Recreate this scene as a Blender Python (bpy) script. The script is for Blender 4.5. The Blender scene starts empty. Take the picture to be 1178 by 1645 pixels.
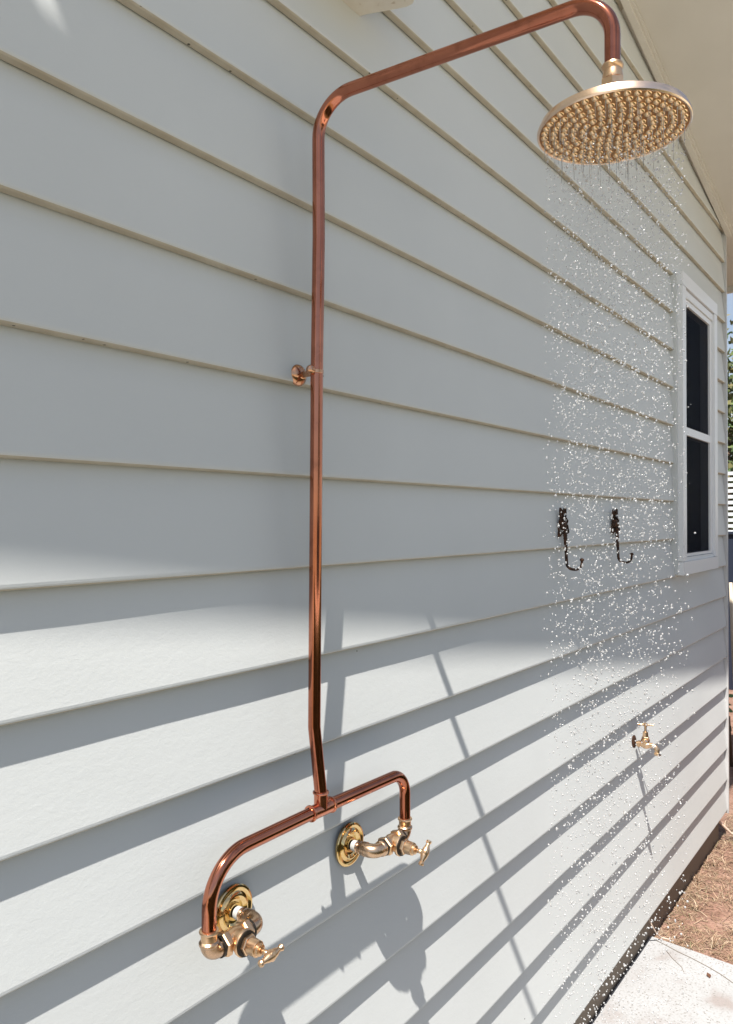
import bpy, math, random
from mathutils import Vector, Matrix, noise
random.seed(7)
C = bpy.context.scene.collection
R = math.radians
PI = math.pi

# ------------------------------------------------------------------ camera, sky, sun, exposure
CAM_H = 1.60
DIST = 0.8281
cam_d = bpy.data.cameras.new('camera'); cam = bpy.data.objects.new('camera', cam_d); C.objects.link(cam)
cam.location = (0, -DIST, CAM_H)
fwd = Vector((0.79969, 0.60042, 0)).normalized()
pitch = R(0.54)
fwd3 = fwd * math.cos(pitch) + Vector((0, 0, 1)) * math.sin(pitch)
cam.rotation_euler = fwd3.to_track_quat('-Z', 'Y').to_euler()
cam_d.sensor_fit = 'HORIZONTAL'; cam_d.sensor_width = 36; cam_d.lens = 36 * 1220 / 1178
cam_d.clip_start = 0.02; cam_d.clip_end = 2000
bpy.context.scene.camera = cam

SUN_DIR = Vector((2.25, 1.0, -5.0)).normalized()      # the way the light travels
to_sun = -SUN_DIR
SKY_STRENGTH = 0.068
SUN_STRENGTH = 4.8
EXPOSURE = 1.0
w = bpy.data.worlds.new('World'); bpy.context.scene.world = w; w.use_nodes = True
nt = w.node_tree; nt.nodes.clear()
sky = nt.nodes.new('ShaderNodeTexSky'); sky.sky_type = 'NISHITA'; sky.sun_disc = False
sky.sun_elevation = math.asin(to_sun.z); sky.sun_rotation = math.atan2(to_sun.x, to_sun.y)
sky.altitude = 50; sky.air_density = 1.0; sky.dust_density = 1.2; sky.ozone_density = 1.0
bg = nt.nodes.new('ShaderNodeBackground'); bg.inputs['Strength'].default_value = SKY_STRENGTH
wo = nt.nodes.new('ShaderNodeOutputWorld')
# thin high cloud over the whole sky
tc = nt.nodes.new('ShaderNodeTexCoord'); cn = nt.nodes.new('ShaderNodeTexNoise')
cn.inputs['Scale'].default_value = 3.0; cn.inputs['Detail'].default_value = 7; cn.inputs['Roughness'].default_value = .6
cr = nt.nodes.new('ShaderNodeValToRGB'); cr.color_ramp.elements[0].position = .42; cr.color_ramp.elements[1].position = .68
cr.color_ramp.elements[0].color = (0, 0, 0, 1); cr.color_ramp.elements[1].color = (.7, .7, .7, 1)
mx = nt.nodes.new('ShaderNodeMix'); mx.data_type = 'RGBA'
mx.inputs['B'].default_value = (7.0, 7.0, 7.0, 1)
nt.links.new(tc.outputs['Generated'], cn.inputs['Vector']); nt.links.new(cn.outputs['Fac'], cr.inputs['Fac'])
nt.links.new(cr.outputs['Color'], mx.inputs['Factor']); nt.links.new(sky.outputs['Color'], mx.inputs['A'])
nt.links.new(mx.outputs['Result'], bg.inputs['Color']); nt.links.new(bg.outputs['Background'], wo.inputs['Surface'])

sd = bpy.data.lights.new('sun', 'SUN'); sd.energy = SUN_STRENGTH; sd.angle = R(.53); sd.color = (1.0, .955, .89)
so = bpy.data.objects.new('sun', sd); C.objects.link(so); so.rotation_euler = to_sun.to_track_quat('Z', 'Y').to_euler()
so.location = to_sun * 20
vs = bpy.context.scene.view_settings
vs.view_transform = 'Standard'; vs.look = 'None'; vs.gamma = 1; vs.use_curve_mapping = False; vs.exposure = EXPOSURE
cy = bpy.context.scene.cycles
cy.max_bounces = 10; cy.diffuse_bounces = 5; cy.glossy_bounces = 5; cy.transmission_bounces = 8; cy.transparent_max_bounces = 12
cy.caustics_refractive = False; cy.caustics_reflective = False
cy.sample_clamp_indirect = 6.0
try:
    cy.use_denoising = True
except Exception:
    pass

# ------------------------------------------------------------------ materials
def mat(name, col, rough=.5, metal=0., spec=.5):
    m = bpy.data.materials.new(name); m.use_nodes = True
    b = m.node_tree.nodes['Principled BSDF']
    b.inputs['Base Color'].default_value = (*col, 1); b.inputs['Roughness'].default_value = rough
    b.inputs['Metallic'].default_value = metal; b.inputs['Specular IOR Level'].default_value = spec
    m.diffuse_color = (*col, 1)
    return m
def N(m, t, **kw):
    n = m.node_tree.nodes.new(t)
    for k, v in kw.items():
        if k in n.inputs: n.inputs[k].default_value = v
        else: setattr(n, k, v)
    return n
def L(m, a, b): m.node_tree.links.new(a, b)
def coords(m, scale=(1, 1, 1)):
    t = N(m, 'ShaderNodeTexCoord'); mp = N(m, 'ShaderNodeMapping'); mp.inputs['Scale'].default_value = scale
    L(m, t.outputs['Object'], mp.inputs['Vector']); return mp.outputs['Vector']
def ramp(m, fac, stops):
    r = N(m, 'ShaderNodeValToRGB'); cr_ = r.color_ramp
    while len(cr_.elements) < len(stops): cr_.elements.new(.5)
    for e, (p, c) in zip(cr_.elements, stops): e.position = p; e.color = (*c, 1) if len(c) == 3 else c
    L(m, fac, r.inputs['Fac']); return r.outputs['Color']
def mixc(m, f, a, b, mode='MIX'):
    x = N(m, 'ShaderNodeMix', data_type='RGBA', blend_type=mode)
    for s, v in (('Factor', f), ('A', a), ('B', b)):
        i = [q for q in x.inputs if q.name == s and (q.type == ('VALUE' if s == 'Factor' else 'RGBA'))][0]
        if hasattr(v, 'is_linked') or hasattr(v, 'links'): L(m, v, i)
        elif isinstance(v, (int, float)): i.default_value = v
        else: i.default_value = (*v, 1)
    return [o for o in x.outputs if o.type == 'RGBA'][0]
def bsdf(m): return m.node_tree.nodes['Principled BSDF']
def bump(m, h, strength=.3, dist=.001, prev=None):
    b = N(m, 'ShaderNodeBump'); b.inputs['Strength'].default_value = strength; b.inputs['Distance'].default_value = dist
    L(m, h, b.inputs['Height'])
    if prev: L(m, prev, b.inputs['Normal'])
    L(m, b.outputs['Normal'], bsdf(m).inputs['Normal']); return b.outputs['Normal']

def board_mat(name, col, dusty):
    m = mat(name, col, .5, 0, .4)
    v = coords(m)
    big = N(m, 'ShaderNodeTexNoise', Scale=1.7, Detail=4.0); L(m, v, big.inputs['Vector'])
    c = ramp(m, big.outputs['Fac'], [(.3, tuple(x * .95 for x in col)), (.7, tuple(min(1, x * 1.04) for x in col))])
    # sparse dark fly specks and pin holes
    vo = N(m, 'ShaderNodeTexVoronoi', Scale=9.0 if not dusty else 60.0); L(m, v, vo.inputs['Vector'])
    rnd = N(m, 'ShaderNodeSeparateColor'); L(m, vo.outputs['Color'], rnd.inputs['Color'])
    g = N(m, 'ShaderNodeMath', operation='GREATER_THAN'); g.inputs[1].default_value = .80 if not dusty else .72; L(m, rnd.outputs['Red'], g.inputs[0])
    l = N(m, 'ShaderNodeMath', operation='LESS_THAN'); l.inputs[1].default_value = .016 if not dusty else .13; L(m, vo.outputs['Distance'], l.inputs[0])
    mu = N(m, 'ShaderNodeMath', operation='MULTIPLY'); L(m, g.outputs[0], mu.inputs[0]); L(m, l.outputs[0], mu.inputs[1])
    c = mixc(m, mu.outputs[0], c, (.035, .03, .022))
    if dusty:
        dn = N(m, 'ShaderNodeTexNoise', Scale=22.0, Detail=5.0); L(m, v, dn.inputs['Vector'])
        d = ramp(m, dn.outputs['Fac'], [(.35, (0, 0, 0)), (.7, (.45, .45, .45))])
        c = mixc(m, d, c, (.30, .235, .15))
    L(m, c, bsdf(m).inputs['Base Color'])
    v2 = coords(m, (90, 90, 150))
    n1 = N(m, 'ShaderNodeTexNoise', Scale=1.0, Detail=5.0, Roughness=.62, Distortion=.6); L(m, v2, n1.inputs['Vector'])
    v3 = coords(m, (14, 14, 40))
    n2 = N(m, 'ShaderNodeTexNoise', Scale=1.0, Detail=2.0); L(m, v3, n2.inputs['Vector'])
    p = bump(m, n2.outputs['Fac'], .16, .0012)
    bump(m, n1.outputs['Fac'], .5, .0005, p)
    rr = N(m, 'ShaderNodeMapRange'); rr.inputs['To Min'].default_value = .42; rr.inputs['To Max'].default_value = .6
    L(m, big.outputs['Fac'], rr.inputs['Value']); L(m, rr.outputs[0], bsdf(m).inputs['Roughness'])
    return m
PAINT = (.605, .622, .612)
m_board = board_mat('paint_board', PAINT, False)
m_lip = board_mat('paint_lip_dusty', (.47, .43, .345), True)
m_soffit = mat('soffit_paint', (.62, .60, .55), .55)
sv = N(m_soffit, 'ShaderNodeTexNoise', Scale=3.0, Detail=4.0); L(m_soffit, coords(m_soffit), sv.inputs['Vector'])
L(m_soffit, ramp(m_soffit, sv.outputs['Fac'], [(.3, (.60, .575, .52)), (.7, (.66, .635, .58))]), bsdf(m_soffit).inputs['Base Color'])
m_trim = mat('white_window_trim', (.78, .79, .80), .35)
m_corner = mat('corner_stop_metal', (.62, .62, .62), .35, .35)
m_dark = mat('dark_room', (.012, .013, .016), .9)
m_curtain = mat('navy_curtain', (.10, .16, .26), .9)
m_base = mat('base_brown', (.26, .21, .16), .9)
m_core = mat('wall_core', (.3, .28, .25), .9)
m_roof = mat('roof_metal', (.25, .27, .28), .4, .3)

def glass_pane():
    m = mat('window_screen_glass', (.008, .010, .018), .12, 0, .25)
    v = coords(m, (1, 1, 1)); wv = N(m, 'ShaderNodeTexNoise', Scale=40.0, Detail=2.0); L(m, v, wv.inputs['Vector'])
    L(m, ramp(m, wv.outputs['Fac'], [(.35, (.006, .008, .014)), (.75, (.012, .016, .028))]), bsdf(m).inputs['Base Color'])
    return m
m_pane = glass_pane(); bsdf(m_pane).inputs['Roughness'].default_value = .45; bsdf(m_pane).inputs['IOR'].default_value = 1.06; bsdf(m_pane).inputs['Specular IOR Level'].default_value = .2; bsdf(m_pane).inputs['Alpha'].default_value = .55

def metal(name, c1, c2, rough, dirt=.25, scale=30., rmin=None):
    m = mat(name, c1, rough, 1.0)
    v = coords(m)
    n = N(m, 'ShaderNodeTexNoise', Scale=scale, Detail=6.0, Roughness=.65); L(m, v, n.inputs['Vector'])
    n2 = N(m, 'ShaderNodeTexNoise', Scale=scale * .22, Detail=3.0); L(m, v, n2.inputs['Vector'])
    c = ramp(m, n2.outputs['Fac'], [(.35, c1), (.66, c2)])
    f = ramp(m, n.outputs['Fac'], [(.52, (0, 0, 0)), (.78, (dirt, dirt, dirt))])
    c = mixc(m, f, c, tuple(x * .35 for x in c2))
    L(m, c, bsdf(m).inputs['Base Color'])
    rr = N(m, 'ShaderNodeMapRange'); rr.inputs['To Min'].default_value = rough * .75; rr.inputs['To Max'].default_value = rough * 1.45
    L(m, n.outputs['Fac'], rr.inputs['Value']); L(m, rr.outputs[0], bsdf(m).inputs['Roughness'])
    bump(m, n.outputs['Fac'], .12, .0004)
    return m
m_copper = metal('copper_pipe', (.56, .215, .13), (.40, .14, .085), .09, .5)
m_copperfit = metal('copper_fitting', (.66, .27, .17), (.50, .19, .115), .17, .5)
m_brass = metal('cast_brass', (.82, .58, .37), (.68, .45, .27), .27, .4, 60.)
m_brassdark = metal('dark_brass_elbow', (.52, .35, .23), (.64, .45, .30), .24, .5, 50.)
m_polbrass = metal('polished_brass', (.80, .60, .30), (.74, .52, .24), .1, .1, 25.)
m_headbrass = metal('shower_brass', (.90, .66, .42), (.84, .58, .34), .2, .2, 40.)
m_clip = metal('clip_copper_brass', (.60, .33, .20), (.46, .24, .14), .18, .4, 50.)
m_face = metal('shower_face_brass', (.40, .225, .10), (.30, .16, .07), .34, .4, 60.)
m_steelbrass = metal('pale_brass', (.92, .70, .52), (.84, .60, .42), .22, .2, 40.)
m_tape = mat('thread_tape', (.42, .41, .38), .6)
m_washer = mat('dark_washer', (.03, .025, .02), .4, .6)
m_rust = mat('rusty_iron', (.06, .03, .018), .7, .4)
rn = N(m_rust, 'ShaderNodeTexNoise', Scale=160.0, Detail=5.0); L(m_rust, coords(m_rust), rn.inputs['Vector'])
L(m_rust, ramp(m_rust, rn.outputs['Fac'], [(.35, (.018, .012, .009)), (.62, (.10, .042, .02)), (.8, (.17, .075, .03))]), bsdf(m_rust).inputs['Base Color'])
bump(m_rust, rn.outputs['Fac'], .6, .001)
m_box = mat('cream_box', (.66, .61, .52), .5)
bn = N(m_box, 'ShaderNodeTexNoise', Scale=70.0, Detail=6.0); L(m_box, coords(m_box), bn.inputs['Vector'])
L(m_box, ramp(m_box, bn.outputs['Fac'], [(.28, (.48, .40, .30)), (.36, (.66, .61, .52)), (.8, (.70, .66, .58))]), bsdf(m_box).inputs['Base Color'])
m_rim = mat('brown_rim', (.07, .03, .018), .5)
m_water = bpy.data.materials.new('water'); m_water.use_nodes = True
wb = bsdf(m_water); wb.inputs['Base Color'].default_value = (1, 1, 1, 1); wb.inputs['Transmission Weight'].default_value = .74
wb.inputs['IOR'].default_value = 1.33; wb.inputs['Roughness'].default_value = .10; wb.inputs['Specular IOR Level'].default_value = 1.0

m_slab = mat('concrete', (.55, .53, .5), .8)
v = coords(m_slab)
a1 = N(m_slab, 'ShaderNodeTexNoise', Scale=120.0, Detail=6.0); L(m_slab, v, a1.inputs['Vector'])
a2 = N(m_slab, 'ShaderNodeTexNoise', Scale=6.0, Detail=5.0); L(m_slab, v, a2.inputs['Vector'])
c = ramp(m_slab, a2.outputs['Fac'], [(.30, (.25, .22, .21)), (.42, (.31, .31, .312)), (.7, (.345, .348, .355))])
c = mixc(m_slab, ramp(m_slab, a1.outputs['Fac'], [(.34, (.5, .5, .5)), (.5, (0, 0, 0))]), c, (.20, .19, .175))
wvn = N(m_slab, 'ShaderNodeTexVoronoi', Scale=85.0); L(m_slab, v, wvn.inputs['Vector'])
wl = N(m_slab, 'ShaderNodeMath', operation='LESS_THAN'); wl.inputs[1].default_value = .24; L(m_slab, wvn.outputs['Distance'], wl.inputs[0])
ws_ = N(m_slab, 'ShaderNodeSeparateColor'); L(m_slab, wvn.outputs['Color'], ws_.inputs['Color'])
wg = N(m_slab, 'ShaderNodeMath', operation='GREATER_THAN'); wg.inputs[1].default_value = .45; L(m_slab, ws_.outputs['Red'], wg.inputs[0])
wm = N(m_slab, 'ShaderNodeMath', operation='MULTIPLY'); L(m_slab, wl.outputs[0], wm.inputs[0]); L(m_slab, wg.outputs[0], wm.inputs[1])
c = mixc(m_slab, wm.outputs[0], c, (.19, .18, .17))
L(m_slab, c, bsdf(m_slab).inputs['Base Color']); bump(m_slab, a1.outputs['Fac'], .5, .002)

m_soil = mat('soil', (.2, .12, .08), .95)
v = coords(m_soil)
a1 = N(m_soil, 'ShaderNodeTexNoise', Scale=9.0, Detail=8.0, Roughness=.7); L(m_soil, v, a1.inputs['Vector'])
a2 = N(m_soil, 'ShaderNodeTexNoise', Scale=90.0, Detail=5.0); L(m_soil, v, a2.inputs['Vector'])
c = ramp(m_soil, a1.outputs['Fac'], [(.3, (.13, .065, .043)), (.5, (.24, .135, .098)), (.7, (.31, .20, .155))])
c = mixc(m_soil, ramp(m_soil, a2.outputs['Fac'], [(.35, (.6, .6, .6)), (.55, (0, 0, 0))]), c, (.09, .05, .03))
L(m_soil, c, bsdf(m_soil).inputs['Base Color']); bump(m_soil, a2.outputs['Fac'], .8, .006)
m_lawn = mat('lawn', (.09, .11, .04), .95)
v = coords(m_lawn); a1 = N(m_lawn, 'ShaderNodeTexNoise', Scale=2.5, Detail=8.0, Roughness=.7); L(m_lawn, v, a1.inputs['Vector'])
L(m_lawn, ramp(m_lawn, a1.outputs['Fac'], [(.35, (.14, .13, .06)), (.55, (.27, .23, .14)), (.7, (.36, .31, .22))]), bsdf(m_lawn).inputs['Base Color'])
def straw(name, cols):
    m = mat(name, cols[0], .7)
    gi = N(m, 'ShaderNodeNewGeometry')
    L(m, ramp(m, gi.outputs['Random Per Island'], [(i / (len(cols) - 1), c_) for i, c_ in enumerate(cols)]), bsdf(m).inputs['Base Color'])
    return m
m_straw = straw('straw', [(.42, .29, .19), (.20, .11, .065), (.33, .22, .14), (.12, .07, .045), (.52, .41, .29), (.24, .14, .09), (.19, .18, .09)])
m_leaf = straw('leaves', [(.04, .08, .02), (.08, .12, .03), (.16, .13, .05), (.05, .07, .02), (.11, .15, .04)])
m_leafplant = straw('plant_leaves', [(.08, .14, .04), (.12, .2, .06), (.2, .24, .1)])
m_bark = mat('bark', (.12, .08, .055), .9)
m_fence = mat('navy_fence', (.02, .028, .05), .5)
m_slat = mat('white_slat', (.75, .77, .78), .5)
m_stake = mat('stake', (.62, .52, .40), .8)
m_cord = mat('pale_cord', (.62, .48, .38), .6)
m_dleaf = mat('dead_leaf', (.12, .055, .03), .7)
m_hair = mat('grey_twig', (.20, .17, .14), .8)

# ------------------------------------------------------------------ mesh helpers
class MB:
    def __init__(s): s.v = []; s.f = []; s.m = []; s.sm = []
    def add(s, vs_, fs, mi=0, smooth=True):
        o = len(s.v); s.v += [tuple(x) for x in vs_]; s.f += [tuple(i + o for i in f) for f in fs]
        s.m += [mi] * len(fs); s.sm += [smooth] * len(fs); return s
    def box(s, a, b, mi=0):
        x0, y0, z0 = a; x1, y1, z1 = b
        return s.add([(x0, y0, z0), (x1, y0, z0), (x1, y1, z0), (x0, y1, z0), (x0, y0, z1), (x1, y0, z1), (x1, y1, z1), (x0, y1, z1)],
                     [(0, 3, 2, 1), (4, 5, 6, 7), (0, 1, 5, 4), (1, 2, 6, 5), (2, 3, 7, 6), (3, 0, 4, 7)], mi, False)
    def tube(s, pts, rad, n=20, mi=0, caps=True):
        pts = [Vector(p) for p in pts]
        if isinstance(rad, (int, float)): rad = [rad] * len(pts)
        T0 = (pts[1] - pts[0]).normalized(); up = Vector((0, 0, 1)) if abs(T0.z) < .9 else Vector((1, 0, 0))
        nrm = (up - T0 * up.dot(T0)).normalized(); vs_ = []; fs = []
        prev = T0
        for i, p in enumerate(pts):
            if i == 0: t = T0
            elif i == len(pts) - 1: t = (pts[i] - pts[i - 1]).normalized()
            else: t = ((pts[i + 1] - p).normalized() + (p - pts[i - 1]).normalized()).normalized()
            q = prev.rotation_difference(t); nrm = (q @ nrm); nrm = (nrm - t * nrm.dot(t)).normalized(); prev = t
            b = t.cross(nrm)
            for k in range(n):
                a = 2 * PI * k / n; vs_.append(p + (nrm * math.cos(a) + b * math.sin(a)) * rad[i])
        for i in range(len(pts) - 1):
            for k in range(n):
                k2 = (k + 1) % n; fs.append((i * n + k, i * n + k2, (i + 1) * n + k2, (i + 1) * n + k))
        s.add(vs_, fs, mi, True)
        if caps:
            o = len(s.v) - len(vs_)
            s.f.append(tuple(o + k for k in reversed(range(n)))); s.f.append(tuple(o + (len(pts) - 1) * n + k for k in range(n)))
            s.m += [mi, mi]; s.sm += [False, False]
        return s
    def lathe(s, o, axis, prof, n=32, mi=0, phase=0., smooth=True):
        """prof: list of (distance along axis, radius)"""
        o = Vector(o); ax = Vector(axis).normalized(); up = Vector((0, 0, 1)) if abs(ax.z) < .9 else Vector((1, 0, 0))
        u = (up - ax * up.dot(ax)).normalized(); w_ = ax.cross(u); vs_ = []; fs = []
        for (h, r) in prof:
            for k in range(n):
                a = 2 * PI * k / n + phase; vs_.append(o + ax * h + (u * math.cos(a) + w_ * math.sin(a)) * max(r, 1e-5))
        for i in range(len(prof) - 1):
            for k in range(n):
                k2 = (k + 1) % n; fs.append((i * n + k, i * n + k2, (i + 1) * n + k2, (i + 1) * n + k))
        s.add(vs_, fs, mi, smooth)
        q = len(s.v) - len(vs_)
        if prof[0][1] > 1e-4: s.f.append(tuple(q + k for k in reversed(range(n)))); s.m.append(mi); s.sm.append(False)
        if prof[-1][1] > 1e-4: s.f.append(tuple(q + (len(prof) - 1) * n + k for k in range(n))); s.m.append(mi); s.sm.append(False)
        return s
    def hexn(s, o, axis, h0, h1, r, mi=0, phase=0.):
        c_ = min((h1 - h0) * .2, r * .12)
        return s.lathe(o, axis, [(h0, r * .9), (h0 + c_, r), (h1 - c_, r), (h1, r * .9)], 6, mi, phase, False)
    def build(s, name, mats, parent=None, auto=False):
        me = bpy.data.meshes.new(name); me.from_pydata(s.v, [], s.f)
        for m_ in (mats if isinstance(mats, (list, tuple)) else [mats]): me.materials.append(m_)
        me.polygons.foreach_set('material_index', s.m); me.polygons.foreach_set('use_smooth', s.sm); me.update()
        if any(s.sm) and len(s.v) > 60 and len(s.v) < 20000: me.set_sharp_from_angle(angle=R(28))
        o = bpy.data.objects.new(name, me); C.objects.link(o)
        if parent: o.parent = parent; o.matrix_parent_inverse = Matrix.Translation(-parent_world(parent))
        return o
def parent_world(p):
    v_ = Vector((0, 0, 0))
    while p:
        v_ += p.location
        if p.parent: v_ += p.matrix_parent_inverse.translation
        p = p.parent
    return v_
def fillet(pts, rads, seg=12):
    pts = [Vector(p) for p in pts]; out = [pts[0]]
    for i in range(1, len(pts) - 1):
        r = rads[i - 1]; a, b, c_ = pts[i - 1], pts[i], pts[i + 1]
        d1 = (a - b).normalized(); d2 = (c_ - b).normalized(); ang = d1.angle(d2)
        if r <= 0 or ang > PI - .01: out.append(b); continue
        t = r / math.tan(ang / 2); t = min(t, (a - b).length * .95, (c_ - b).length * .95); r = t * math.tan(ang / 2)
        p1 = b + d1 * t; bis = (d1 + d2).normalized(); cen = b + bis * (r / math.sin(ang / 2))
        v1 = p1 - cen; v2 = (b + d2 * t) - cen; tot = v1.angle(v2); axn = v1.cross(v2).normalized()
        for k in range(seg + 1): out.append(cen + Matrix.Rotation(tot * k / seg, 3, axn) @ v1)
    out.append(pts[-1]); return out
def empty(name, loc, label, cat, group=None):
    o = bpy.data.objects.new(name, None); C.objects.link(o); o.location = loc; o.empty_display_size = .05
    o['label'] = label; o['category'] = cat
    if group: o['group'] = group
    return o
def tag(o, label=None, cat=None, group=None, kind=None):
    for k, v_ in (('label', label), ('category', cat), ('group', group), ('kind', kind)):
        if v_: o[k] = v_
    return o

# ------------------------------------------------------------------ the setting: ground
SLAB = .05
def z_soil(x, y):
    return .028 + .012 * noise.noise((x * 3, y * 3, 1)) + .012 * noise.noise((x * 14, y * 14, 3))
def grid(name, x0, x1, y0, y1, nx, ny, zf, m_, jit=0):
    vs_ = []; fs = []
    for j in range(ny + 1):
        for i in range(nx + 1):
            x = x0 + (x1 - x0) * i / nx; y = y0 + (y1 - y0) * j / ny; vs_.append((x, y, zf(x, y)))
    for j in range(ny):
        for i in range(nx):
            q = j * (nx + 1) + i; fs.append((q, q + 1, q + nx + 2, q + nx + 1))
    return MB().add(vs_, fs).build(name, m_)
tag(MB().add([(-900, -900, -.02), (900, -900, -.02), (900, 900, -.02), (-900, 900, -.02)], [(0, 1, 2, 3)]).build('ground', m_lawn), kind='structure')
soil = grid('bare_soil', 2.8, 8.6, -1.6, 2.2, 190, 120, z_soil, m_soil); tag(soil, kind='structure')
m_yard = mat('pale_bounce_ground', (.58, .54, .46), .9)
tag(MB().box((-14, -16, -.019), (12, -2.62, -.004)).build('bounce_ground', m_yard), kind='structure')  # unseen pale ground, added to bounce light onto the upper wall
# concrete slab: front end runs nearly square to the wall, worn arris
sl = MB()
edge = [(2.905, .03), (2.90, -.05), (2.895, -.15), (2.885, -.3), (2.87, -.6), (2.85, -1.2)]
topv = []
for (x, y) in edge: topv.append((x, y))
poly = topv + [(-3.2, -1.2), (-3.2, .03)]
n_ = len(poly)
vs_ = [(x, y, SLAB) for x, y in poly] + [(x + (.006 if i < len(edge) else 0), y, SLAB - .006) for i, (x, y) in enumerate(poly)] + [(x + (.006 if i < len(edge) else 0), y, -.06) for i, (x, y) in enumerate(poly)]
fs = [tuple(reversed(range(n_)))] + [(i, (i + 1) % n_, n_ + (i + 1) % n_, n_ + i) for i in range(n_)] + [(n_ + i, n_ + (i + 1) % n_, 2 * n_ + (i + 1) % n_, 2 * n_ + i) for i in range(n_)]
tag(sl.add(vs_, fs, 0, False).build('pavement', m_slab), kind='structure')

# ------------------------------------------------------------------ house
CORN = 4.05
def z_sof(x): return 3.02 + .2 * (4.05 - x)
house = empty('house', (1.2, .05, 0), 'pale grey weatherboard house wall under a raking eave, with one white window', 'house')
COVER = .15; LIP = .018; Z0 = .173
WX0, WX1, WZ0, WZ1 = 3.145, 3.738, 1.378, 2.583          # outside of the window trim
def board(zi, x0, x1):
    nseg = max(1, int((x1 - x0) / .07)); xs = [x0 + (x1 - x0) * i / nseg for i in range(nseg + 1)]
    mb = MB(); rows = []
    s1 = random.uniform(0, 50)
    for x in xs:
        d = .0007 * noise.noise((x * 1.6, zi * 3, 5)) + .0004 * noise.noise((x * 6, zi * 3, 9))
        dz = .0007 * noise.noise((x * 1.1, zi * 5, 2))
        z = zi + dz
        rows.append([(x, LIP - .0002 + d * .2, z + COVER + .012), (x, -.0006 + d + .0004, z + .004), (x, d, z + .0008), (x, d + .0012, z - .0012),
                     (x, d + .0035, z - .0030), (x, LIP - .0048, z - .0042), (x, LIP - .0048, z + .0045), (x, LIP + .0135, z + .0045), (x, LIP + .0135, z + COVER + .012)])
    K = 9; vs_ = [p for r in rows for p in r]; fs = []; mi = []
    for i in range(nseg):
        for k in range(K):
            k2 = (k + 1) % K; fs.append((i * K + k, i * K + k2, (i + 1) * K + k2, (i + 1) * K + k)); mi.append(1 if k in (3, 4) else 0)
    fs += [tuple(reversed(range(K))), tuple(nseg * K + k for k in range(K))]; mi += [0, 0]
    o = len(mb.v); mb.v += vs_; mb.f += fs; mb.m += mi; mb.sm += [False] * len(fs)
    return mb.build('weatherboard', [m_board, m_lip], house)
# faces are planar strips; bevel kept crisp
zi = Z0; nb = 0
while zi < 3.95:
    xe = min(CORN, 4.05 - (zi - 3.02) / .2 + .1)
    if zi + COVER > WZ0 + .006 and zi < WZ1 - .02:
        board(zi, -1.7, WX0 + .03); board(zi, WX1 - .03, xe)
    else:
        board(zi, -1.7, xe)
    zi += COVER; nb += 1
# structure behind the boards, with the window opening left free
core = MB()
YB = LIP + .0145
core.box((-1.7, YB, .165), (WX0 + .02, YB + .09, 3.95)); core.box((WX1 - .02, YB, .165), (CORN - .004, YB + .09, 3.0))
core.box((WX0 + .02, YB, .165), (WX1 - .02, YB + .09, WZ0 + .02)); core.box((WX0 + .02, YB, WZ1 - .02), (WX1 - .02, YB + .09, 3.05))
core.box((CORN - .09, YB + .092, .165), (CORN - .004, 5.0, 3.0))
core.build('wall_frame', m_core, house)
MB().box((-1.7, .036, -.1), (CORN - .02, .12, .162)).build('base_wall', m_base, house)
room = MB(); room.box((WX0 - .3, .9, .9), (WX1 + .3, .95, 2.9)); room.box((WX0 - .35, .125, .9), (WX0 - .3, .95, 2.9)); room.box((WX1 + .3, .125, .9), (WX1 + .35, .95, 2.9))
room.build('dark_room', m_dark, house)
cb_ = MB(); nx = 30
pv = []
for i in range(nx + 1):
    xx = WX0 + .10 + .20 * i / nx; yy = .16 + .018 * math.sin(i * 1.1)
    pv += [(xx, yy, WZ0 + .02), (xx, yy, WZ1 - .03)]
cb_.add(pv, [(2 * i, 2 * i + 2, 2 * i + 3, 2 * i + 1) for i in range(nx)]); cb_.build('curtain', m_curtain, house)
# corner stop: a slim folded strip the board ends butt into
cs = MB(); cs.box((CORN + .001, -.006, .158), (CORN + .012, YB + .01, 3.02)); cs.box((CORN + .013, -.003, .158), (CORN + .030, YB + .1, 3.01))
cs.build('corner_stop', m_corner, house)
# soffit, raking with the gable; unseen opening added to cast one blade of sun
def rake_slab(name, outline, t0, t1, m_, par):
    n = len(outline); vs_ = [(x, y, z_sof(x) + t0) for x, y in outline] + [(x, y, z_sof(x) + t1) for x, y in outline]
    return MB().add(vs_, [tuple(range(n)), tuple(reversed(range(n, 2 * n)))] + [(i, i + n, (i + 1) % n + n, (i + 1) % n) for i in range(n)], 0, False).build(name, m_, par)
EW = .461
HX0, HX1, HY0, HY1 = -.290, -.252, -.328, -.27
rake_slab('soffit', [(HX1, .03), (4.62, .03), (4.62, -EW), (HX1, -EW)], 0, .006, m_soffit, house)
rake_slab('soffit', [(-1.9, .03), (HX0, .03), (HX0, -EW), (-1.9, -EW)], 0, .006, m_soffit, house)
rake_slab('soffit', [(HX0 + .0005, .03), (HX1 - .0005, .03), (HX1 - .0005, HY1), (HX0 + .0005, HY1)], 0, .006, m_soffit, house)
rake_slab('soffit', [(HX0 + .0005, HY0), (HX1 - .0005, HY0), (HX1 - .0005, -EW), (HX0 + .0005, -EW)], 0, .006, m_soffit, house)
rake_slab('soffit', [(4.08, .031), (4.62, .031), (4.62, 5.5), (4.08, 5.5)], 0, .006, m_soffit, house)
rake_slab('roof', [(.2, 5.5), (4.68, 5.5), (4.68, -EW - .02), (.2, -EW - .02)], .16, .18, m_roof, house)
rake_slab('roof', [(-1.9, 5.5), (.198, 5.5), (.198, -.10), (-1.9, -.10)], .16, .18, m_roof, house)
rake_slab('bargeboard', [(-1.9, -EW - .002), (4.64, -EW - .002), (4.64, -EW - .022), (-1.9, -EW - .022)], -.0, .155, m_soffit, house)
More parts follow.
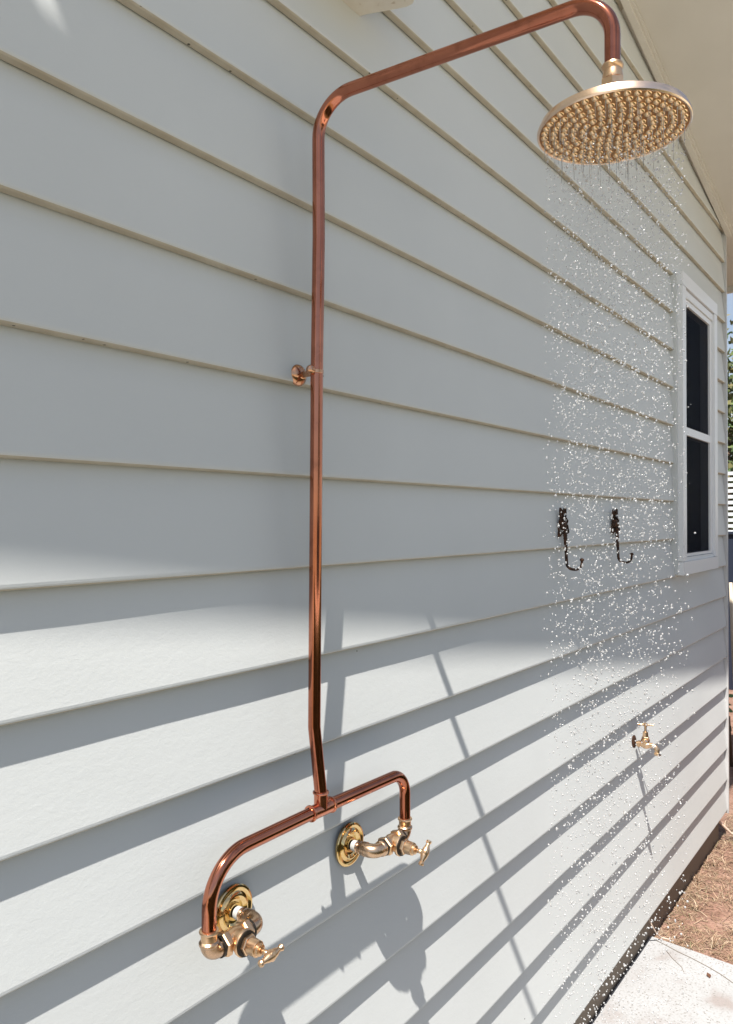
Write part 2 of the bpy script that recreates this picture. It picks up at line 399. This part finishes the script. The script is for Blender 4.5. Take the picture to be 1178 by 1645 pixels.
rake_slab('fascia', [(4.622, -EW), (4.642, -EW), (4.642, 5.5), (4.622, 5.5)], -.03, .155, m_soffit, house)
rake_slab('rake_moulding', [(-1.7, -.004), (4.07, -.004), (4.07, -.026), (-1.7, -.026)], -.022, -.001, m_soffit, house)
rake_slab('rake_moulding', [(-1.7, -.0265), (4.07, -.0265), (4.07, -.036), (-1.7, -.036)], -.009, -.001, m_soffit, house)

# window, a part of the house
win = bpy.data.objects.new('window', None); C.objects.link(win); win.parent = house
win.location = Vector(((WX0 + WX1) / 2, 0, WZ0)) - house.location
FY = -.030; TW = .052
def wpart(name, a, b, m_=m_trim): return MB().box(a, b).build(name, m_, win)
wpart('trim', (WX0, FY, WZ0 + TW + .002), (WX0 + TW, YB, WZ1 - TW - .002)); wpart('trim', (WX1 - TW, FY, WZ0 + TW + .002), (WX1, YB, WZ1 - TW - .002))
wpart('trim', (WX0, FY - .001, WZ1 - TW), (WX1, YB, WZ1)); wpart('trim', (WX0, FY - .001, WZ0), (WX1, YB, WZ0 + TW))
ix0, ix1, iz0, iz1 = WX0 + TW, WX1 - TW, WZ0 + TW, WZ1 - TW
wpart('sill', (ix0 + .001, FY + .008, iz0 + .001), (ix1 - .001, YB, iz0 + .016))
wpart('head_rail', (ix0 + .001, FY + .006, iz1 - .034), (ix1 - .001, YB, iz1 - .006))
gx0, gx1, gz0, gz1 = ix0 + .012, ix1 - .040, iz0 + .030, iz1 - .058
zm = 1.958
for (a, b) in (((ix0 + .001, FY + .012, iz0 + .018), (gx0, .02, iz1 - .036)), ((gx1, FY + .012, iz0 + .018), (ix1 - .001, .02, iz1 - .036)),
               ((gx0 + .001, FY + .012, iz0 + .018), (gx1 - .001, .02, gz0)), ((gx0 + .001, FY + .012, gz1), (gx1 - .001, .02, iz1 - .036)),
               ((gx0 + .001, FY + .012, zm - .016), (gx1 - .001, .02, zm + .016))):
    wpart('sash', a, b)
wpart('pane', (gx0 + .001, FY + .020, gz0 + .001), (gx1 - .001, FY + .024, zm - .017), m_pane)
wpart('pane', (gx0 + .001, FY + .020, zm + .017), (gx1 - .001, FY + .024, gz1 - .001), m_pane)
# flashing strip at the left of the trim
wpart('side_bead', (WX0 - .014, -.010, WZ0 + .004), (WX0 - .001, YB, WZ1 - .006), m_board)

# ------------------------------------------------------------------ cream box on the wall
eb = empty('electrical_box', (1.1, 0, 2.49), 'cream painted box with a brown seam, high on the wall above the shower arm', 'electrical box')
def plate(zb, t, grow, mi_mat, name):
    g = grow
    o_ = [(.86, .012), (1.096 + g, .012), (1.100 + g, -.004), (1.1265 + g, -.071), (1.126 + g, -.085 - g), (1.116 + g, -.099 - g), (1.097, -.112 - g), (.86, -.125 - g)]
    n = len(o_)
    v_ = [(x, y, zb) for x, y in o_] + [(x, y, zb + t) for x, y in o_]
    return MB().add(v_, [tuple(range(n)), tuple(reversed(range(n, 2 * n)))] + [(i, i + n, (i + 1) % n + n, (i + 1) % n) for i in range(n)], 0, False).build(name, mi_mat, eb)
BOXZ = 2.520
plate(BOXZ, .010, 0, m_box, 'lid'); plate(BOXZ + .0105, .0025, .0022, m_rim, 'seal'); plate(BOXZ + .0131, .11, .0062, m_box, 'body')

# ------------------------------------------------------------------ outdoor shower
shower = empty('outdoor_shower', (.92, -.05, 1.03), 'exposed copper and brass outdoor shower with tall riser pipe and round brass head', 'outdoor shower')
PR = .0100
W1 = .042; WB = .050
riser = fillet([(.9165, -WB, 1.168), (.9100, -W1, 1.272), (.9115, -W1, 1.44), (.9155, -W1, 1.83), (.920, -W1, 2.05), (.9185, -W1, 2.2685), (.9580, -.501, 2.2695), (.9580, -.501, 2.176)],
               [.05, .3, .5, .5, .062, .052], 14)
MB().tube(riser, PR, 24).build('riser_pipe', m_copper, shower)
def collar(mb, o, ax, r=.0100, bead=.0122, l0=0., l1=.014, mi=0):
    """socket end of a pressed fitting: sleeve with a rolled bead at its mouth (l1)"""
    return mb.lathe(o, ax, [(l0, r), (l1 - .0040, r), (l1 - .0032, bead - .0004), (l1 - .0016, bead), (l1, bead - .0006), (l1 + .0006, r - .0002)], 28, mi)
TZ = 1.1435
tee = MB()
tee.tube([(.9165 - .024, -WB, TZ - .0004), (.9165 + .024, -WB, TZ - .001)], .0109, 28)
collar(tee, (.9165, -WB, TZ), (-1, 0, 0), .0109, .0131, .010, .026); collar(tee, (.9165, -WB, TZ - .0003), (1, 0, 0), .0109, .0131, .010, .026)
collar(tee, (.9165, -WB, TZ), (0, 0, 1), .0109, .0131, 0, .028)
tee.build('tee_fitting', m_copperfit, shower)
XL, XR = .6870, 1.1530
barl = fillet([(.895, -WB, TZ), (.72, -WB, TZ - .001), (XL, -WB, TZ - .002), (XL, -WB, 1.046)], [.5, .068], 14)
barl = fillet([(.895, -WB, TZ), (XL, -WB, TZ - .001), (XL, -WB, 1.046)], [.066], 16)
MB().tube(barl, PR, 24).build('bar_pipe', m_copper, shower)
barr = fillet([(.938, -WB, TZ), (XR, -WB, TZ - .004), (XR, -WB, 1.052)], [.040], 16)
MB().tube(barr, PR, 24).build('bar_pipe', m_copper, shower)

# wall clip half way up the riser
clip = MB()
clip.lathe((.920, .004, 1.834), (0, -1, 0), [(0, .0175), (.003, .0178), (.006, .0165), (.0095, .0125), (.012, .0085), (.013, .006)], 36)
clip.tube([(.920, -.006, 1.834), (.9175, -.030, 1.834)], .0052, 16)
clip.lathe((.9155, -W1, 1.826), (0, 0, 1), [(.005, .0102), (.0055, .0109), (.0105, .0109), (.011, .0102)], 28)
clip.build('pipe_clip', m_clip, shower)
kn = MB(); kn.lathe((.9060, -.036, 1.8355), (-.55, -.83, 0), [(0, .005), (.003, .0075), (.0065, .0080), (.010, .0060), (.0115, .002)], 20)
kn.build('clip_screw', m_clip, shower)

# shower head
HX, HY = .9580, -.501
head = bpy.data.objects.new('shower_head', None); C.objects.link(head); head.parent = shower; head.location = Vector((HX, HY, 2.10)) - shower.location
HZ = 2.0955
MB().lathe((HX, HY, HZ), (0, 0, 1), [(.0016, .0900), (-.0006, .0912), (-.0010, .0930), (.0005, .0942), (.0030, .0940), (.0110, .0905), (.0135, .086), (.0175, .060), (.022, .032), (.028, .019), (.036, .0155)], 96).build('rose', m_steelbrass, head)
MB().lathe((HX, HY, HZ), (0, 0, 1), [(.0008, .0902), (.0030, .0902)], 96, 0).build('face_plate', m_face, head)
nk = MB()
nk.lathe((HX, HY, 0), (0, 0, 1), [(2.130, .0125), (2.148, .0125)], 32); nk.hexn((HX, HY, 0), (0, 0, 1), 2.1475, 2.1605, .0150, 0, .3)
nk.lathe((HX, HY, 0), (0, 0, 1), [(2.160, .0128), (2.163, .0130), (2.168, .0120), (2.172, .0116), (2.174, .0132), (2.1765, .0138), (2.179, .0130), (2.180, .0100)], 32)
nk.build('neck_nut', m_brass, head)
nz = MB(); nz.lathe((0, 0, 0), (0, 0, -1), [(0, .0050), (.0010, .0047), (.0022, .0038), (.0030, .0028), (.0034, .0012), (.0026, .0007), (.0025, .00001)], 12)
nz0 = nz.build('nozzle', m_headbrass, head)
NOZ = []
for (n, r) in ((1, 0), (6, .0122), (13, .0244), (19, .0366), (25, .0488), (31, .0608), (38, .0727), (44, .0845)):
    for k in range(n):
        a = 2 * PI * k / n + r * 40
        NOZ.append((HX + r * math.cos(a), HY + r * math.sin(a)))
hw = parent_world(head)
for i, (x, y) in enumerate(NOZ):
    o = nz0 if i == 0 else nz0.copy()
    if i: C.objects.link(o)
    o.parent = head; o.matrix_parent_inverse = Matrix.Identity(4); o.location = Vector((x, y, HZ + .0008)) - hw

# taps: s = +1 body runs to the right of its flange, -1 to the left
def make_tap(cx, cz, ex, side, ang, label):
    """cx flange centre, ex x of the pipe end"""
    t = bpy.data.objects.new('tap', None); C.objects.link(t); t.parent = shower; t.location = Vector((cx, 0, cz)) - shower.location
    t['label'] = label
    AZ = cz - .001
    MB().lathe((cx, .006, cz), (0, -1, 0), [(0, .0375), (.0035, .0376), (.0050, .0362), (.0056, .0335), (.0040, .0310), (.0036, .0285), (.0052, .0265), (.0078, .0245), (.0082, .0225), (.0066, .0200), (.0040, .0170), (.0036, .0130), (.0070, .0122)], 56).build('flange', m_polbrass, t)
    MB().lathe((cx, 0, cz), (0, -1, 0), [(.003, .0082), (.0045, .0092), (.0058, .0086), (.0072, .0094), (.0086, .0087), (.0100, .0094), (.0112, .0088), (.0124, .0093), (.0130, .0080)], 24).build('thread_tape', m_tape, t)
    el = MB()
    el.lathe((cx, 0, cz), (0, -1, 0), [(.0125, .0088), (.0132, .0096), (.0142, .0088), (.0150, .0096), (.0160, .0088), (.0170, .0096), (.0175, .0100), (.019, .0112), (.0215, .0112), (.0225, .0098), (.024, .0100), (.0250, .0118), (.033, .0122)], 28)
    path = fillet([(cx, -.030, cz), (cx, -WB, AZ), (cx + side * .026, -WB, AZ)], [.016], 10)
    el.tube(path, [.0118] * (len(path)), 28)
    el.lathe((cx, -WB, AZ), (side, 0, 0), [(.017, .0118), (.0185, .0134), (.0235, .0136), (.0245, .012)], 28)
    el.build('elbow', m_brassdark, t)
    bx = cx + side * .052 if side > 0 else cx - .048
    L0, L1 = .021, .021
    bd = MB()
    bd.lathe((bx, -WB, AZ), (1, 0, 0), [(-L0, .0112), (-.014, .0118), (-.008, .0138), (0, .0150), (.008, .0138), (.014, .0118), (L1, .0112)], 32)
    bd.hexn((bx, -WB, AZ), (1, 0, 0), -L0 - .004, -L0 + .0075, .0172, 0, .2); bd.hexn((bx, -WB, AZ), (1, 0, 0), L1 - .0075, L1 + .004, .0172, 0, .2)
    bd.lathe((bx, -WB, AZ), (0, -1, 0), [(0, .0135), (.010, .0140), (.016, .0152), (.0175, .0180), (.021, .0184), (.0225, .0172)], 36)
    bd.build('body', m_brass, t)
    ws = MB(); ws.lathe((bx, -WB, AZ), (0, -1, 0), [(.0222, .0166), (.0245, .0168), (.0250, .0150)], 32)
    ws.lathe((bx + side * -(L0 + .0065), -WB, AZ), (1, 0, 0), [(-.0018, .0140), (.0018, .0140)], 28)
    ws.lathe((bx + side * (L1 + .0065), -WB, AZ), (1, 0, 0), [(-.0018, .0140), (.0018, .0140)], 28)
    ws.build('washer', m_washer, t)
    bn_ = MB(); bn_.hexn((bx, -WB, AZ), (0, -1, 0), .0246, .0315, .0138, 0, .5)
    bn_.lathe((bx, -WB, AZ), (0, -1, 0), [(.0315, .0100), (.0322, .0112), (.0330, .0114), (.0455, .0108), (.0462, .0102), (.0468, .0082), (.0510, .0076), (.0516, .0060), (.052, .0042)], 28)
    bn_.build('bonnet', m_brass, t)
    MB().lathe((bx, -WB, AZ), (0, -1, 0), [(.0515, .0040), (.058, .0037), (.066, .0044)], 18).build('spindle', m_brass, t)
    h = MB(); ax = Vector((math.cos(ang), 0, math.sin(ang)))
    hub = Vector((bx, -WB - .0700, AZ))
    h.lathe(hub - Vector((0, -.0065, 0)), (0, -1, 0), [(0, .0045), (.002, .0066), (.006, .0072), (.011, .0066), (.0130, .003)], 20)
    pr_ = [(.0220, .0012), (.0214, .0040), (.0192, .0050), (.0170, .0042), (.0156, .0033), (.0120, .0040), (.0075, .0060), (0, .0070)]
    h.lathe(hub, ax, [(-a_, b_) for a_, b_ in pr_] + [(a_, b_) for a_, b_ in reversed(pr_[:-1])], 20)
    h.build('handle', m_brass, t)
    # outlet elbow up to the copper bar
    oe = MB()
    p = fillet([(bx + side * (L1 + .004), -WB, AZ), (ex, -WB, AZ), (ex, -WB, AZ + .014)], [.0135], 10)
    oe.tube(p, .0120, 28)
    oe.lathe((ex, -WB, AZ), (0, 0, 1), [(.010, .0120), (.012, .0134), (.0150, .0136), (.0165, .0122), (.0175, .0108)], 28)
    oe.build('outlet_elbow', m_brassdark, t)
    oc = MB(); oc.lathe((ex, -WB, AZ), (0, 0, 1), [(.0165, .0108), (.024, .0110), (.0262, .0108), (.0272, .0126), (.0290, .0134), (.0308, .0128), (.0314, .0100)], 28)
    oc.build('outlet_collar', m_brass, t)
    return t
make_tap(1.0590, 1.0260, XR, 1, .86, 'right tap whose cross handle stands nearly upright')
make_tap(.7810, 1.0230, XL, -1, .10, 'left tap, nearest the camera, whose handle lies level')

# ------------------------------------------------------------------ wall hooks
def make_hook(x, bend, label):
    t = empty('wall_hook', (x, 0, 1.56), label, 'hook', 'rusty cast iron hooks on the wall')
    lf = MB()
    def leaf(cx_, cz_, ang_, ln, wd, y0=-.002):
        d_ = Vector((math.sin(ang_), 0, math.cos(ang_))); q = Vector((d_.z, 0, -d_.x)); o_ = Vector((cx_, y0, cz_)); pts = []
        for (u, v_) in ((0, .25), (.12, .55), (.3, .9), (.42, .72), (.55, 1.0), (.7, .62), (.85, .5), (1, 0)): pts.append((u, v_))
        ring = [o_ + d_ * ln * u + q * wd * v_ for u, v_ in pts] + [o_ + d_ * ln * u - q * wd * v_ for u, v_ in reversed(pts[:-1])]
        n = len(ring); vs_ = [(p.x, p.y + .002, p.z) for p in ring] + [(p.x, p.y - .0025, p.z) for p in ring]
        mid = [tuple(o_ + d_ * ln * .1 + Vector((0, -.0065, 0))), tuple(o_ + d_ * ln * .9 + Vector((0, -.0055, 0)))]
        b = len(vs_); vs_ += mid
        fs = [(i, (i + 1) % n, (i + 1) % n + n, i + n) for i in range(n)]
        half = len(pts)
        for i in range(n):
            j = (i + 1) % n; u = pts[i][0] if i < half else pts[n - i][0] if n - i < half else 0
            fs.append((i + n, j + n, b + (1 if u > .5 else 0)))
        lf.add(vs_, fs, 0, False)
    leaf(x, 1.588, .30, .048, .013); leaf(x - .002, 1.588, -.38, .047, .013)
    leaf(x + .004, 1.585, 2.2, .040, .016); leaf(x - .004, 1.588, -2.5, .046, .015); leaf(x, 1.592, 1.45, .030, .014); leaf(x, 1.592, -1.5, .026, .015)
    lf.lathe((x, 0, 1.585), (0, -1, 0), [(0, .016), (.006, .014), (.010, .009), (.011, .003)], 14)
    lf.build('leaf_plate', m_rust, t)
    st = MB(); n = 34; pts = []; rr = []
    for i in range(n):
        z = 1.580 - .072 * i / (n - 1); pts.append((x, -.007 - .004 * (i / n), z)); rr.append(.0058 - .002 * i / n + (.0009 if i % 3 == 0 else 0))
    st.tube(pts, rr, 10).build('stem', m_rust, t)
    pth = fillet([(x, -.011, 1.510), (x + bend * .3, -.012, 1.463), (x + bend, -.050, 1.460), (x + bend, -.052, 1.487)], [.018, .018], 10)
    hk = MB(); hk.tube(pth, [.0042 - .001 * i / len(pth) for i in range(len(pth))], 12)
    hk.lathe(pth[-1], (0, 0, 1), [(-.003, .002), (-.001, .0052), (.002, .0060), (.005, .0045), (.0065, .001)], 14)
    hk.build('hook_arm', m_rust, t)
    return t
make_hook(2.005, .010, 'left rusty cast iron coat hook with a leafy plate, further from the window')
make_hook(2.430, .010, 'right rusty cast iron coat hook with a leafy plate, nearer the window behind the spray')

# ------------------------------------------------------------------ garden tap
gt = empty('garden_tap', (2.641, 0, .832), 'small brass garden tap low on the wall below the window, behind the falling water', 'garden tap')
GX, GZ = 2.641, .832
MB().lathe((GX, .010, GZ), (0, -1, 0), [(0, .026), (.003, .0262), (.005, .022), (.006, .013), (.007, .012)], 32).build('flange', m_rust, gt)
g = MB()
g.lathe((GX, 0, GZ), (0, -1, 0), [(.003, .009), (.008, .0095), (.009, .012), (.016, .012), (.017, .0095), (.022, .0095), (.028, .0125), (.036, .0125), (.044, .0098)], 24)
sp_ = fillet([(GX, -.038, GZ), (GX, -.070, GZ + .004), (GX, -.072, GZ - .022)], [.018], 10)
g.tube(sp_, .0088, 20); g.lathe((GX, -.072, GZ - .022), (0, 0, -1), [(-.004, .0088), (-.002, .0115), (.004, .0118), (.006, .0098)], 24)
g.lathe((GX, -.032, GZ), (0, 0, 1), [(0, .0115), (.011, .0120), (.013, .0145), (.019, .0145), (.020, .0118)], 24)
g.build('body', m_brass, gt)
g = MB(); g.hexn((GX, -.032, GZ), (0, 0, 1), .020, .028, .0125); g.lathe((GX, -.032, GZ), (0, 0, 1), [(.028, .0098), (.044, .0085), (.046, .005), (.052, .004), (.066, .004)], 20)
g.build('bonnet', m_brass, gt)
g = MB(); g.lathe((GX, -.032, GZ + .069), (.35, -1, 0), [(-.026, .001), (-.025, .0038), (-.022, .0040), (-.019, .0028), (-.008, .0036), (0, .0062), (.008, .0036), (.019, .0028), (.022, .0040), (.025, .0038), (.026, .001)], 16)
g.lathe((GX, -.032, GZ + .062), (0, 0, 1), [(0, .004), (.002, .0065), (.011, .0065), (.013, .003)], 16)
g.build('handle', m_brass, gt)

# ------------------------------------------------------------------ falling water
def ico(sub=1):
    import bmesh
    bm = bmesh.new(); bmesh.ops.create_icosphere(bm, subdivisions=sub, radius=1)
    v_ = [tuple(q.co) for q in bm.verts]; f_ = [tuple(q.index for q in f.verts) for f in bm.faces]; bm.free(); return v_, f_
IV, IF = ico(2)
IV = [Vector(q) for q in IV]
wv, wf = [], []
def drop(p, r, st=1.0, tilt=None):
    o_ = len(wv); m3 = Matrix.Identity(3)
    if st != 1.0 or tilt: 
        m3 = Matrix.Rotation(tilt[0], 3, 'X') @ Matrix.Rotation(tilt[1], 3, 'Y') @ Matrix.Diagonal((1, 1, st)).to_3x3()
    for q in IV: wv.append(tuple(p + (m3 @ q) * r))
    for f in IF: wf.append(tuple(i + o_ for i in f))
rnd = random.Random(11)
def stream(p0, p1, r0, r1):
    o_ = len(wv); n = 6
    for j, (p, r) in enumerate(((p0, r0), (p0.lerp(p1, .5), (r0 + r1) * .42), (p1, r1))):
        for k in range(n): a = 2 * PI * k / n; wv.append((p.x + r * math.cos(a), p.y + r * math.sin(a), p.z))
    for j in range(2):
        for k in range(n): k2 = (k + 1) % n; wf.append((o_ + j * n + k, o_ + (j + 1) * n + k, o_ + (j + 1) * n + k2, o_ + j * n + k2))
    wf.append(tuple(o_ + 2 * n + k for k in reversed(range(n)))); wf.append(tuple(o_ + k for k in range(n)))
for (x, y) in NOZ:
    ln = rnd.uniform(.008, .036)
    zt = HZ - .004
    # leaning in slightly as it falls
    fx, fy = (HX - x) * .10, (HY - y) * .10
    if rnd.random() < .8: stream(Vector((x, y, zt)), Vector((x + fx * .02, y + fy * .02, zt - ln)), .00048, .00028)
    z = zt - ln - rnd.uniform(.002, .02)
    while z > .02:
        t_ = (zt - z)
        sp0 = .0010 + .0075 * min(1, t_ / .5)
        px = x + fx * min(1, t_ / .4) + rnd.gauss(0, sp0); py = y + fy * min(1, t_ / .4) + rnd.gauss(0, sp0)
        r = rnd.choice((.0006, .0008, .0009, .0010, .0012, .0014)) * rnd.uniform(.85, 1.1) * (.8 if t_ < .18 else 1.0)
        if rnd.random() < .3: drop(Vector((px, py, z)), r * .85, rnd.uniform(1.3, 2.3), (rnd.gauss(0, .22), rnd.gauss(0, .22)))
        else: drop(Vector((px, py, z)), r, rnd.uniform(.85, 1.15), (rnd.uniform(0, 3), rnd.uniform(0, 3)))
        if rnd.random() < .3:
            drop(Vector((px + rnd.gauss(0, .003), py + rnd.gauss(0, .003), z + rnd.gauss(0, .004))), r * .6)
        z -= rnd.expovariate(1 / (.014 + .028 * min(1, t_ / .9)))
me = bpy.data.meshes.new('water_drops'); me.from_pydata(wv, [], wf); me.materials.append(m_water)
me.polygons.foreach_set('use_smooth', [True] * len(wf)); me.update()
wo_ = bpy.data.objects.new('water_drops', me); C.objects.link(wo_)
tag(wo_, 'glittering drops of water falling from the brass shower head', 'water', kind='stuff')

# ------------------------------------------------------------------ small things on the ground
def cord(name, pts, r, m_, label, cat):
    p = fillet(pts, [.03] * (len(pts) - 2), 6)
    return tag(MB().tube(p, r, 10).build(name, m_, None), label, cat)
cord('cord', [(3.965, .03, .172), (3.985, .022, .13), (4.03, -.02, .072), (4.07, -.05, .05), (4.02, -.13, .045)], .006, m_cord, 'pale cord hanging out from under the far corner of the wall', 'cord')
cord('cord', [(2.832, .020, .160), (2.836, .008, .128), (2.87, .0, .085), (2.905, -.006, .056), (2.93, -.03, .045)], .0028, m_cord, 'thin pale cord hanging from under the wall down to the slab corner', 'cord')
tw = [(2.886, .012), (2.872, -.035), (2.855, -.080), (2.842, -.13), (2.820, -.192), (2.80, -.235), (2.774, -.276), (2.75, -.33)]
tag(MB().tube([(x, y, SLAB + .0016) for x, y in tw], .0012, 6).build('twig', m_hair), 'thin curved twig lying across the concrete slab near its edge', 'twig')
tw = [(2.835, -.045), (2.80, -.075), (2.765, -.115), (2.74, -.128)]
tag(MB().tube([(x, y, SLAB + .0014) for x, y in tw], .0010, 6).build('twig', m_hair), 'short thin twig on the concrete slab beside the longer one', 'twig')
dl = MB(); cx_, cy_ = 2.766, -.202
dl.add([(cx_ - .011, cy_ - .006, SLAB + .002), (cx_, cy_ - .008, SLAB + .006), (cx_ + .012, cy_ - .002, SLAB + .003), (cx_ + .004, cy_ + .006, SLAB + .010), (cx_ - .006, cy_ + .006, SLAB + .007), (cx_, cy_ - .001, SLAB + .001)],
       [(0, 1, 5), (1, 2, 5), (2, 3, 5), (3, 4, 5), (4, 0, 5)], 0, False)
tag(dl.build('fallen_leaf', m_dleaf), 'small curled reddish brown leaf lying on the concrete slab', 'leaf')

# straw and dead grass on the soil
rg = random.Random(5); gv, gf = [], []
def blade(x, y, ln, wd, a, rise, curl):
    z = z_soil(x, y); o_ = len(gv); d_ = Vector((math.cos(a), math.sin(a), 0)); s_ = Vector((-d_.y, d_.x, 0)); p = Vector((x, y, z))
    for k in range(4):
        u = k / 3; q = p + d_ * (ln * u * (1 - .2 * u)) + s_ * curl * u * u * ln + Vector((0, 0, rise * ln * (u - u * u * .75) + .002)); w_ = wd * (1 - .75 * u)
        gv.append(tuple(q + s_ * w_)); gv.append(tuple(q - s_ * w_))
    for k in range(3): gf.append((o_ + 2 * k, o_ + 2 * k + 1, o_ + 2 * k + 3, o_ + 2 * k + 2))
for i in range(30000):
    x = 2.93 + abs(rg.random() ** 1.3) * 2.6; y = rg.uniform(-.75, .05)
    dens = noise.noise((x * 4, y * 4, 7)) + (x - 3.35) * .7
    if dens < rg.uniform(-.7, .45): continue
    blade(x, y, rg.uniform(.02, .085), rg.uniform(.0006, .0016), rg.uniform(0, 2 * PI), rg.uniform(.05, .7), rg.uniform(-.5, .5))
for cx_, cy_ in ((2.99, -.165), (3.02, -.155), (3.25, -.05), (3.7, -.02), (3.5, .01), (3.9, .02)):
    for k in range(14): blade(cx_ + rg.gauss(0, .007), cy_ + rg.gauss(0, .007), rg.uniform(.03, .065), .0015, rg.uniform(0, 2 * PI), 1.6, .2)
me = bpy.data.meshes.new('dry_grass'); me.from_pydata(gv, [], gf); me.materials.append(m_straw); me.update()
go = bpy.data.objects.new('dry_grass', me); C.objects.link(go); tag(go, 'dry straw and dead grass matted over the bare soil beyond the slab', 'dry grass', kind='stuff')

# ------------------------------------------------------------------ beyond the corner
FXB = 7.6
nf = empty('fence', (FXB, .7, 0), 'dark navy metal fence beyond the far corner of the house', 'fence')
y = -1.4
while y < 5.5:
    MB().box((FXB, y, -.02), (FXB + .012, y + .29, 1.46)).build('panel', m_fence, nf); MB().box((FXB - .012, y + .291, -.02), (FXB + .014, y + .309, 1.46)).build('rib', m_fence, nf); y += .31
MB().box((FXB - .02, -1.4, 1.462), (FXB + .03, 5.5, 1.485)).build('top_rail', m_fence, nf)
sc_ = empty('slat_screen', (FXB + .6, .7, 1.49), 'white horizontal slat screen rising above the navy fence', 'screen')
z = 1.40
while z < 2.08:
    MB().box((FXB + .60, -1.4, z), (FXB + .618, 5.5, z + .034)).build('slat', m_slat, sc_); z += .058
for yy in (-1.3, 2.0, 5.3): MB().box((FXB + .62, yy, 0), (FXB + .66, yy + .06, 2.1)).build('post', m_slat, sc_)
tag(MB().tube([(5.6, .24, .0), (5.60, .275, .75), (5.6, .29, 1.17)], [.018, .014, .011], 8).build('stake', m_stake), 'pale timber stake standing in the shade just past the house corner', 'stake')
def leafcloud(mb, c_, rx, rz, n, size, rs):
    for i in range(n):
        while True:
            d_ = Vector((rs.uniform(-1, 1), rs.uniform(-1, 1), rs.uniform(-1, 1)))
            if .35 < d_.length < 1: break
        k = 1 + .35 * noise.noise(d_ * 2.3 + Vector(c_)); p = Vector(c_) + Vector((d_.x * rx * k, d_.y * rx * k, d_.z * rz * k))
        if noise.noise(p * 1.9) < -.18: continue
        a = Vector((rs.gauss(0, 1), rs.gauss(0, 1), rs.gauss(0, 1))).normalized(); b = a.orthogonal().normalized(); s_ = size * rs.uniform(.6, 1.3)
        mb.add([p - a * s_, p + b * s_ * .45, p + a * s_, p - b * s_ * .45], [(0, 1, 2, 3)], 0, False)
def tree(loc, h, rx, n, size, label, seed):
    rs = random.Random(seed); t = empty('tree', loc, label, 'tree'); x, y, z = loc
    tr = MB(); tr.tube([(x, y, z - .1), (x + .05, y, z + h * .3), (x - .05, y + .05, z + h * .55), (x, y, z + h * .85)], [h * .035, h * .028, h * .02, h * .006], 10)
    for k in range(6):
        a = rs.uniform(0, 2 * PI); zz = z + h * rs.uniform(.25, .55)
        tr.tube([(x, y, zz), (x + math.cos(a) * rx * .4, y + math.sin(a) * rx * .4, zz + h * .14), (x + math.cos(a) * rx * .8, y + math.sin(a) * rx * .8, zz + h * .22)], [h * .014, h * .009, h * .003], 7)
    tr.build('trunk', m_bark, t)
    cb = MB(); leafcloud(cb, (x, y, z + h * .6), rx, h * .40, n, size, rs)
    for k in range(6):
        a = rs.uniform(0, 2 * PI); leafcloud(cb, (x + math.cos(a) * rx * .55, y + math.sin(a) * rx * .55, z + h * rs.uniform(.4, .8)), rx * .5, h * .16, n // 8, size, rs)
    cb.build('crown', m_leaf, t); return t
tree((13.2, 1.9, 0), 4.7, 2.0, 9000, .075, 'bushy green and brown tree beyond the fence, seen past the house corner', 3)
pl = empty('shrub', (5.2, .3, 0), 'low green shrub growing in the soil behind the house corner', 'shrub')
pm = MB(); rs = random.Random(9); leafcloud(pm, (5.25, .22, .36), .24, .22, 500, .035, rs); pm.build('foliage', m_leafplant, pl)
MB().tube([(5.25, .22, 0), (5.24, .23, .35)], [.012, .006], 7).build('stem', m_bark, pl)
hg = empty('added_hedge', (1.5, -2.3, 0), 'clipped dark green hedge put in out of view to darken the lower wall', 'added_hedge')  # added out of view: cuts low sky and ground bounce on the lower wall
MB().box((-5.0, -2.55, 0), (8.0, -1.95, 1.08)).build('added_hedge_core', m_leaf, hg)
hb = MB(); rs = random.Random(21)
for i in range(14000):
    x = rs.uniform(-5.05, 8.05)
    if rs.random() < .6: p = Vector((x, -1.93 + rs.gauss(0, .03), rs.uniform(0, 1.12)))
    else: p = Vector((x, rs.uniform(-2.6, -1.9), 1.10 + rs.gauss(0, .03)))
    a = Vector((rs.gauss(0, 1), rs.gauss(0, 1), rs.gauss(0, 1))).normalized(); b = a.orthogonal().normalized(); s_ = .035 * rs.uniform(.6, 1.3)
    hb.add([p - a * s_, p + b * s_ * .5, p + a * s_, p - b * s_ * .5], [(0, 1, 2, 3)], 0, False)
hb.build('foliage', m_leaf, hg)
# the yard's side boundary that the metal mirrors
sf = empty('side_fence', (2.0, -16.2, 0), 'long dark boundary fence across the yard facing the wall', 'fence')
x = -7.0
while x < 7.5:
    MB().box((x, -16.2, -.02), (x + .78, -16.188, 1.8)).build('panel', m_fence, sf); x += .8
tree((-1.5, -18.5, 0), 6.5, 2.6, 3500, .13, 'broad green tree standing beyond the side fence, nearest behind the camera', 13)
tree((4.5, -19.0, 0), 6.0, 2.8, 3500, .13, 'broad green tree standing beyond the side fence, further along the yard', 17)
